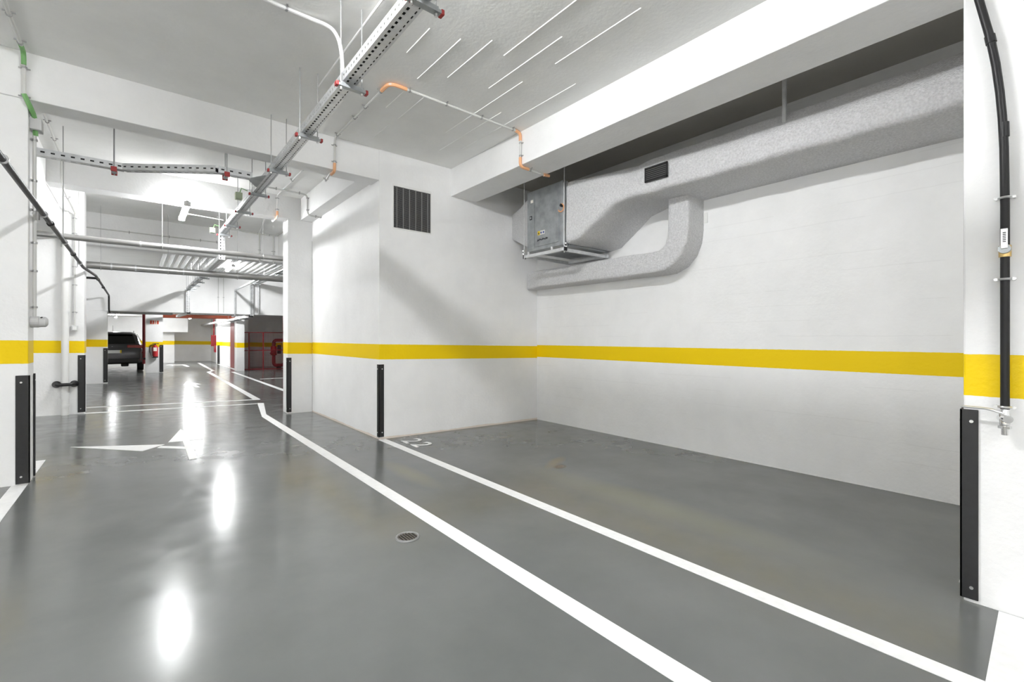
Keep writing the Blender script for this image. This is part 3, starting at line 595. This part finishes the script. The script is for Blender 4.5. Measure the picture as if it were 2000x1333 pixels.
# stations: y, front x, bottom z, front top z, chamfer x, top z
ST = [(-5.5, 4.50, 2.985, 3.215, 4.74, 3.46, 0), (2.2, 4.50, 2.98, 3.215, 4.74, 3.46, 0), (2.7, 4.478, 2.975, 3.25, 4.70, 3.46, 0), (3.05, 4.472, 2.98, 3.24, 4.64, 3.42, 0), (3.22, 4.45, 2.985, 3.20, 4.60, 3.375, 0), (3.46, 4.42, 2.93, 3.265, 4.52, 3.37, 0),
      (3.65, 4.38, 2.79, 3.285, 4.45, 3.365, 0), (3.94, 4.34, 2.59, 3.30, 4.38, 3.36, 0), (4.14, 4.325, 2.56, 3.30, 4.35, 3.35, 0)]
ys = [-5.5, -3, -1.5]+[-.5+.06*i for i in range(78)]; rings = []
for y in ys:
    xf, zb, zt, xc, zc = interp(ST, y)
    poly = [(5.25, zb), (xf, zb), (xf, zt), (xc, zc), (5.25, zc)]
    pr = corner_round(poly, [0, .07, .06, .05, 0], 4); full = []
    for i in range(len(pr)):       # extra points along long sides
        a, b = pr[i], pr[(i+1) % len(pr)]; full.append(a)
        if i % 5 == 4:
            for k in (1, 2, 3): full.append((a[0]+(b[0]-a[0])*k/4, a[1]+(b[1]-a[1])*k/4))
    rings.append([(px+(0 if px > 5.2 else jit((px, y, pz), .012)), y, pz+(0 if px > 5.2 else jit((px+9, y, pz), .012))) for px, pz in full])
nmin = min(len(r) for r in rings); assert all(len(r) == nmin for r in rings), set(len(r) for r in rings)
MB().loft(rings).build('main_run', 'duct', du, smooth=True)
# branch: drops from the main duct, bends and runs along the wall to the corner
path = [(2.875, 3.05), (2.875, 2.62), (2.89, 2.50), (2.935, 2.39), (3.01, 2.31), (3.11, 2.268), (3.25, 2.262)]+[(3.25+.08*i, 2.262) for i in range(1, 31)]
rings = []
for i, (y, z) in enumerate(path):
    a = path[max(0, i-1)]; b = path[min(len(path)-1, i+1)]; dy, dz = b[0]-a[0], b[1]-a[1]; l = math.hypot(dy, dz); ny, nz = -dz/l, dy/l
    wv = .133
    xf = 4.90+(.10 if y > 5.2 else 0)*min(1, (y-5.2)/.4 if y > 5.2 else 0)
    poly = [(5.25, -wv), (xf, -wv), (xf, wv), (5.25, wv)]; pr = corner_round(poly, [0, .035, .035, 0], 3); full = []
    for k_ in range(len(pr)):
        p, q = pr[k_], pr[(k_+1) % len(pr)]; full.append(p)
        if k_ % 4 == 3:
            for k in (1, 2): full.append((p[0]+(q[0]-p[0])*k/3, p[1]+(q[1]-p[1])*k/3))
    rings.append([(px+(0 if px > 5.2 else jit((px, y, z+s), .012)), y+ny*s, z+nz*s+(0 if px > 5.2 else jit((px+3, y, z+s), .010))) for px, s in full])
MB().loft(rings).build('branch_run', 'duct', du, smooth=True)
st = MB(); rings = []
for i in range(9):
    t_ = i/8; y = 4.87+t_*.805; xf = 4.33+.37*t_**.9; zb = 2.60+.31*t_; zt = 3.34
    rings.append([(px+jit((px, y, pz), .015), y, pz+jit((px+4, y, pz), .012)) for px, pz in corner_round([(5.24, zb), (xf, zb), (xf, zt), (5.24, zt)], [0, .04, .04, 0], 3)])
st.loft(rings).build('end_run', 'duct', du, smooth=True)
gr = bx(4.446, 4.462, 2.735, 3.02, 3.085, 3.10).box(4.446, 4.462, 2.735, 3.02, 3.235, 3.25).box(4.446, 4.462, 2.735, 2.75, 3.085, 3.25).box(4.446, 4.462, 3.005, 3.02, 3.085, 3.25).build('grille', 'black', du)
bx(4.456, 4.60, 2.75, 3.005, 3.10, 3.235).build('grille_backing', 'dark', du)
for i in range(6):
    z = 3.112+i*.021; MB().quad((4.447, 2.75, z), (4.447, 3.005, z), (4.456, 3.005, z+.007), (4.456, 2.75, z+.007)).build('slat', 'slat', gr, solid=.002)
bx(4.60, 4.63, 1.62, 1.65, 3.30, CE).build('hanger_strap', 'galv', du)
bx(5.235, 5.25, 2.69, 2.73, 2.70, 2.82).build('bracket', 'pvc', du)
# ------------------------------------------------------------------ black water pipe with tap on the right column
t = thing('water_pipe', 'black water pipe with valve and tap down the right column', 'pipe', (3.23, .15, .9))
PX = 3.235; PY = .177
MB().tube([(PX, .298, 3.20), (PX, .265, 3.012), (PX, .226, 2.80), (PX, .207, 2.66), (PX, .194, 2.524), (PX, .186, 2.40), (PX, .180, 2.25), (PX, .177, 1.97), (PX, .177, .985)], .0165, 14).build('tube', 'blackpipe', t, smooth=True)
MB().cyl((PX, .2285, 2.815), (PX, .2225, 2.775), .020, n=14).build('coupling', 'blackpipe', t, smooth=True)
MB().cyl((PX, .180, 2.42-.05), (PX, .179, 2.30), .0178, n=14).build('coupling', 'blackpipe', t, smooth=True)
for z in (2.005, 1.612, .995):
    MB().tube([(PX+math.cos(a)*.021, PY+math.sin(a)*.021, z) for a in (2*PI*i/16 for i in range(16))], .006, 6, closed=True).build('clamp', 'steel', t, smooth=True)
    for s in (-1, 1): MB().cyl((PX-.008, PY+s*.030, z), (PX+.02, PY+s*.030, z), .007, n=8).build('screw', 'steel', t)
    MB().cyl((PX, PY, z), (3.28, PY, z), .006, n=6).build('stud', 'steel', t)
MB().cyl((PX, PY, 1.775), (PX, PY, 1.72), .022, n=14).build('valve_body', 'brass', t, smooth=True)
MB().cyl((PX-.045, PY, 1.755), (PX+.0, PY, 1.755), .022, n=16).build('valve_stem', 'galv_dull', t, smooth=True)
lv = MB().prism([(0, 0)]*0 or [(PX-.052, PY-.012), (PX-.046, PY-.012), (PX-.046, PY+.012), (PX-.052, PY+.012)], 1.755, 1.85); hv = lv.build('valve_handle', 'steel', t, bevel=.002)
m = MB()
for i in range(6): m.box(PX-.0535, PY and PX-.0515, PY-.006, PY+.005, 1.785+i*.0085, 1.790+i*.0085)
m.build('print', 'ink', hv)
tp = MB().tube([(PX, PY, .985), (PX, PY, .955), (PX-.012, PY, .925), (PX-.012, PY, .90)], [.017, .021, .019, .017], 14).build('tap_body', 'chrome', t, smooth=True)
MB().cyl((PX-.035, PY-.012, .94), (PX+.015, PY+.012, .94), .019, n=14).build('tap_collar', 'chrome', t, smooth=True)
MB().cyl((PX-.012, PY, .905), (PX-.012, PY, .893), .024, n=6).build('tap_nut', 'chrome', t)
MB().cyl((PX-.012, PY, .893), (PX-.012, PY, .862), .0125, n=14).build('spout', 'chrome', t, smooth=True)
MB().tube(rpath([(PX-.02, PY+.005, .965), (PX-.03, PY+.05, .982), (PX-.03, PY+.15, .985)], .02), .006, 8).build('tap_lever', 'steel', t, smooth=True)
# ------------------------------------------------------------------ far things: car
car = thing('car', 'dark grey hatchback parked beyond the left column, seen from behind', 'car', (-.65, 22.0, zf(-.65)))
CX, CY, CZ = -.66, 22.0, zf(-.66)
SEC = [(0.0, .76, .36, .62, .66, .70), (.03, .84, .32, .72, .90, .78), (.10, .885, .30, .80, 1.0, .76), (.20, .895, .30, .92, 1.06, .74), (.45, .90, .28, .95, 1.38, .66), (.62, .90, .28, .96, 1.46, .62), (1.2, .90, .26, .95, 1.50, .63), (2.2, .90, .26, .93, 1.48, .63), (2.6, .90, .26, .93, 1.40, .64), (3.15, .90, .28, .92, 1.04, .70), (3.9, .86, .28, .80, .86, .68), (4.2, .76, .32, .66, .70, .60)]
rings = []
for y, w_, zb, zbelt, zr, rw in SEC:
    half = [(w_*.80, zb), (w_*.97, zb+.06), (w_, (zb+zbelt)/2), (w_*.97, zbelt), (rw+.03, zr-.10*(zr-zbelt)-.01), (rw*.82, zr-.008), (rw*.4, zr)]
    rings.append([(CX+x, CY+y, CZ+z) for x, z in half]+[(CX-x, CY+y, CZ+z) for x, z in half[::-1]])
MB().loft(rings).build('body', 'carpaint', car, smooth=True)
MB().quad((CX-.66, CY+.165, CZ+1.05), (CX+.66, CY+.165, CZ+1.05), (CX+.57, CY+.44, CZ+1.385), (CX-.57, CY+.44, CZ+1.385)).build('rear_window', 'glass', car, solid=.012)
bx(CX-.56, CX+.56, CY+.37, CY+.50, CZ+1.40, CZ+1.425).build('spoiler', 'carpaint', car, bevel=.008)
for s in (-1, 1):
    MB().quad((CX+s*.895, CY+.75, CZ+.99), (CX+s*.895, CY+2.6, CZ+.98), (CX+s*.70, CY+2.35, CZ+1.38), (CX+s*.70, CY+.85, CZ+1.40)).build('side_window', 'glass', car, solid=.012)
    a, b = sorted((CX+s*.42, CX+s*.86)); MB().prism([(a, CY+.03+.0), (b, CY+.03), (b+.0, CY+.22), (a, CY+.14)], CZ+.88, CZ+.99).build('tail_light', 'tail', car, bevel=.015)
    a, b = sorted((CX+s*.50, CX+s*.80)); bx(a, b, CY+.0, CY+.04, CZ+.42, CZ+.47).build('reflector', 'tail', car, bevel=.005)
    MB().tube([(CX+s*.92, CY+2.45, CZ+1.0), (CX+s*1.0, CY+2.45, CZ+1.03), (CX+s*1.08, CY+2.42, CZ+1.03)], [.03, .07, .05], 10).build('mirror', 'carpaint', car, smooth=True)
    MB().tube(rpath([(CX+s*.60, CY+.75, CZ+1.46), (CX+s*.60, CY+.9, CZ+1.52), (CX+s*.60, CY+2.2, CZ+1.51), (CX+s*.60, CY+2.35, CZ+1.44)], .05), .014, 8).build('roof_rail', 'steel', car, smooth=True)
    for y in (.82, 3.4):
        wh = MB().tube([(CX+s*.70, CY+y, CZ+.315), (CX+s*.72, CY+y, CZ+.315), (CX+s*.88, CY+y, CZ+.315), (CX+s*.90, CY+y, CZ+.315)], [.28, .315, .315, .28], 24).build('wheel', 'tyre', car, smooth=True)
        MB().cyl((CX+s*.88, CY+y, CZ+.315), (CX+s*.905, CY+y, CZ+.315), .20, n=18).build('hub', 'galv', wh)
bx(CX-.78, CX+.78, CY-.02, CY+.08, CZ+.34, CZ+.50).build('bumper', 'black', car, bevel=.02)
pl = bx(CX-.26, CX+.22, CY+.005, CY+.03, CZ+.70, CZ+.81).build('number_plate', 'plate', car)
bx(CX+.22, CX+.26, CY+.004, CY+.03, CZ+.70, CZ+.81).build('plate_band', 'yellow', pl)
bx(CX-.34, CX+.34, CY+.012, CY+.04, CZ+.82, CZ+.84).build('trim', 'black', car)
MB().cyl((CX, CY+.09, CZ+.90), (CX, CY+.06, CZ+.90), .05, n=18).build('badge', 'chrome', car, smooth=True)
MB().tube([(CX, CY+.7, CZ+1.46), (CX, CY+.62, CZ+1.72)], [.008, .004], 6).build('antenna', 'black', car)
bx(CX+.24, CX+.46, CY+.1, CY+.7, CZ+.2, CZ+.31).build('exhaust_box', 'black', car, bevel=.03)
# ------------------------------------------------------------------ far things: fire gear
t = thing('fire_extinguisher', 'red fire extinguisher on the column right of the car', 'extinguisher', (.55, 21.24, .62))
MB().tube([(.55, 21.22, .60), (.55, 21.22, .62), (.55, 21.22, .98), (.55, 21.22, 1.03), (.55, 21.22, 1.06)], [.06, .085, .085, .06, .03], 18).build('cylinder', 'redpaint', t, smooth=True)
MB().cyl((.55, 21.22, .595), (.55, 21.22, .64), .087, n=18).build('base', 'black', t)
MB().cyl((.55, 21.22, 1.05), (.55, 21.22, 1.10), .02, n=8).build('neck', 'black', t)
bx(.47, .66, 21.20, 21.24, 1.10, 1.12).build('handle', 'black', t)
MB().tube(rpath([(.52, 21.21, 1.08), (.40, 21.19, 1.05), (.38, 21.17, .85), (.47, 21.13, .62)], .1), .014, 8).build('hose', 'black', t, smooth=True)
MB().quad((.50, 21.134, .84), (.60, 21.134, .84), (.60, 21.134, .97), (.50, 21.134, .97)).build('sticker', 'signwhite', t, solid=.003)
MB().cyl((.55, 21.26, .95), (.55, 21.30, .95), .03, n=8).build('bracket', 'black', t)
t = thing('exit_sign', 'small red and white escape sign high on the extinguisher column', 'sign', (.53, 21.29, 1.82))
bx(.40, .66, 21.28, 21.299, 1.82, 1.97).build('board', 'signwhite', t)
bx(.405, .525, 21.276, 21.281, 1.83, 1.96).build('red_panel', 'signred', t); bx(.555, .575, 21.276, 21.281, 1.83, 1.96).build('red_panel', 'signred', t); bx(.605, .655, 21.276, 21.281, 1.83, 1.96).build('red_panel', 'signred', t)
MB().cyl((.47, 21.276, 1.935), (.47, 21.274, 1.935), .014, n=8).build('pictogram', 'signwhite', t)
m = MB().quad((.455, 21.2745, 1.92), (.485, 21.2745, 1.92), (.48, 21.2745, 1.88), (.46, 21.2745, 1.88)); m.quad((.46, 21.2745, 1.88), (.47, 21.2745, 1.88), (.455, 21.2745, 1.84), (.445, 21.2745, 1.84)); m.quad((.47, 21.2745, 1.88), (.48, 21.2745, 1.88), (.50, 21.2745, 1.84), (.49, 21.2745, 1.84)); m.build('pictogram', 'signwhite', t)
t = thing('fire_riser', 'dark red vertical pipe between the car and the extinguisher column', 'pipe', (.20, 21.95, .2))
MB().cyl((.235, 21.9, .35), (.235, 21.9, 2.36), .045, n=14).build('tube', 'darkred', t, smooth=True); MB().cyl((.235, 21.9, .75), (.235, 21.9, .81), .06, n=14).build('flange', 'darkred', t); MB().cyl((.235, 21.7, .55), (.30, 21.7, .55), .03, n=10).build('bracket', 'black', t); MB().cyl((.235, 21.9, .55), (.235, 21.7, .55), .03, n=10).build('bracket', 'black', t)
t = thing('fire_main', 'red fire main pipe under the low ceiling past the lintel', 'pipe', (2, 22.3, 2.2))
MB().tube([(.79, 22.4, 2.18), (3.34, 22.2, 2.18)], .075, 16).build('tube', simple('bright red paint', (.45, .10, .05), .35), t, smooth=True)
for x in (1.2, 2.3, 3.0): MB().cyl((x, 22.35, 2.24), (x, 22.35, 2.36), .01, n=6).build('rod', 'rod', t)
for i, (y, z) in enumerate(((18.0, 2.28), (18.25, 2.24), (18.6, 2.26), (19.0, 2.22))):
    crosspipe(['thin steel pipe above the car, nearest of four', 'thin steel pipe above the car, second of four', 'thin steel pipe above the car, third of four', 'thin steel pipe above the car, farthest of four'][i], y, z-.1, .035, -5.5, .25 if i < 3 else .95, (-.4,), (-.7,), 2.36)
t = thing('hose_cabinet', 'red fire hose box on the far side wall', 'fire box', (3.3, 29.0, .75))
bx(3.10, 3.36, 28.75, 29.05, .88, 1.46).build('cabinet', 'redpaint', t, bevel=.01); bx(3.12, 3.34, 28.735, 28.75, .92, 1.42).build('door', 'darkred', t)
MB().cyl((3.22, 28.9, 1.46), (3.22, 28.9, 2.36), .04, n=10).build('supply_pipe', 'darkred', t)
MB().tube([(3.28, 28.7, .55), (3.28, 28.7, .60), (3.28, 28.7, .88), (3.28, 28.7, .95)], [.06, .085, .085, .03], 14).build('extinguisher_bottle', 'darkred', t, smooth=True)
bx(3.30, 3.36, 28.62, 28.74, .80, .86).build('bracket', 'steel', t)
# ------------------------------------------------------------------ far things: red cage and pump
t = thing('cage_fence', 'dark red wire mesh fence closing the pump room on the right', 'fence', (4.4, 21.5, zf(4.4)))
for x in (3.43, 3.62, 4.15, 4.95, 5.9, 6.8): bx(x-.02, x+.02, 21.48, 21.52, zf(x), 1.56).build('post', 'darkred', t)
for z in (.02, .78, 1.53): MB().prism([(3.41, 21.485), (6.9, 21.485), (6.9, 21.515), (3.41, 21.515)], lambda x: z+(zf(x) if z < .5 else 0), lambda x: z+.035+(zf(x) if z < .5 else 0)).build('rail', 'darkred', t)
m = MB()
for i in range(70): m.box(3.43+i*.05-.0015, 3.43+i*.05+.0015, 21.499, 21.501, .0, 1.54)
for i in range(30): m.box(3.43, 6.9, 21.499, 21.501, .03+i*.05-.0015, .03+i*.05+.0015)
m.build('wire_mesh', 'darkred', t)['kind'] = 'stuff'
t = thing('pump_pipework', 'dark red pump pipework behind the cage fence', 'pump', (5.4, 22.3, 0))
MB().tube(rpath([(5.15, 22.3, 2.36), (5.15, 22.3, .10), (4.72, 22.3, .10), (4.72, 22.3, 1.22), (5.15, 22.3, 1.22)], .14), .07, 14).build('manifold', 'darkred', t, smooth=True)
MB().tube(rpath([(4.72, 22.3, .75), (4.72, 22.1, .75), (4.55, 22.05, .62)], .06), .055, 12).build('outlet', 'darkred', t, smooth=True)
MB().cyl((4.72, 22.3, .55), (4.72, 22.3, .95), .12, n=16).build('pump_body', 'redpaint', t, smooth=True)
MB().cyl((4.93, 22.25, .62), (4.93, 22.25, 1.0), .075, n=14).build('motor', 'black', t, smooth=True)
for z in (.6, 1.05): MB().tube([(4.70+.07*math.cos(a), 22.16, z+.07*math.sin(a)) for a in (2*PI*i/14 for i in range(14))], .01, 6, closed=True).build('valve_wheel', 'black', t)
bx(4.85, 5.0, 22.2, 22.4, zf(5)-.01, .06).build('foot', 'black', t)
# ------------------------------------------------------------------ clean helper props
for o in bpy.data.objects:
    if '_o' in o: del o['_o']
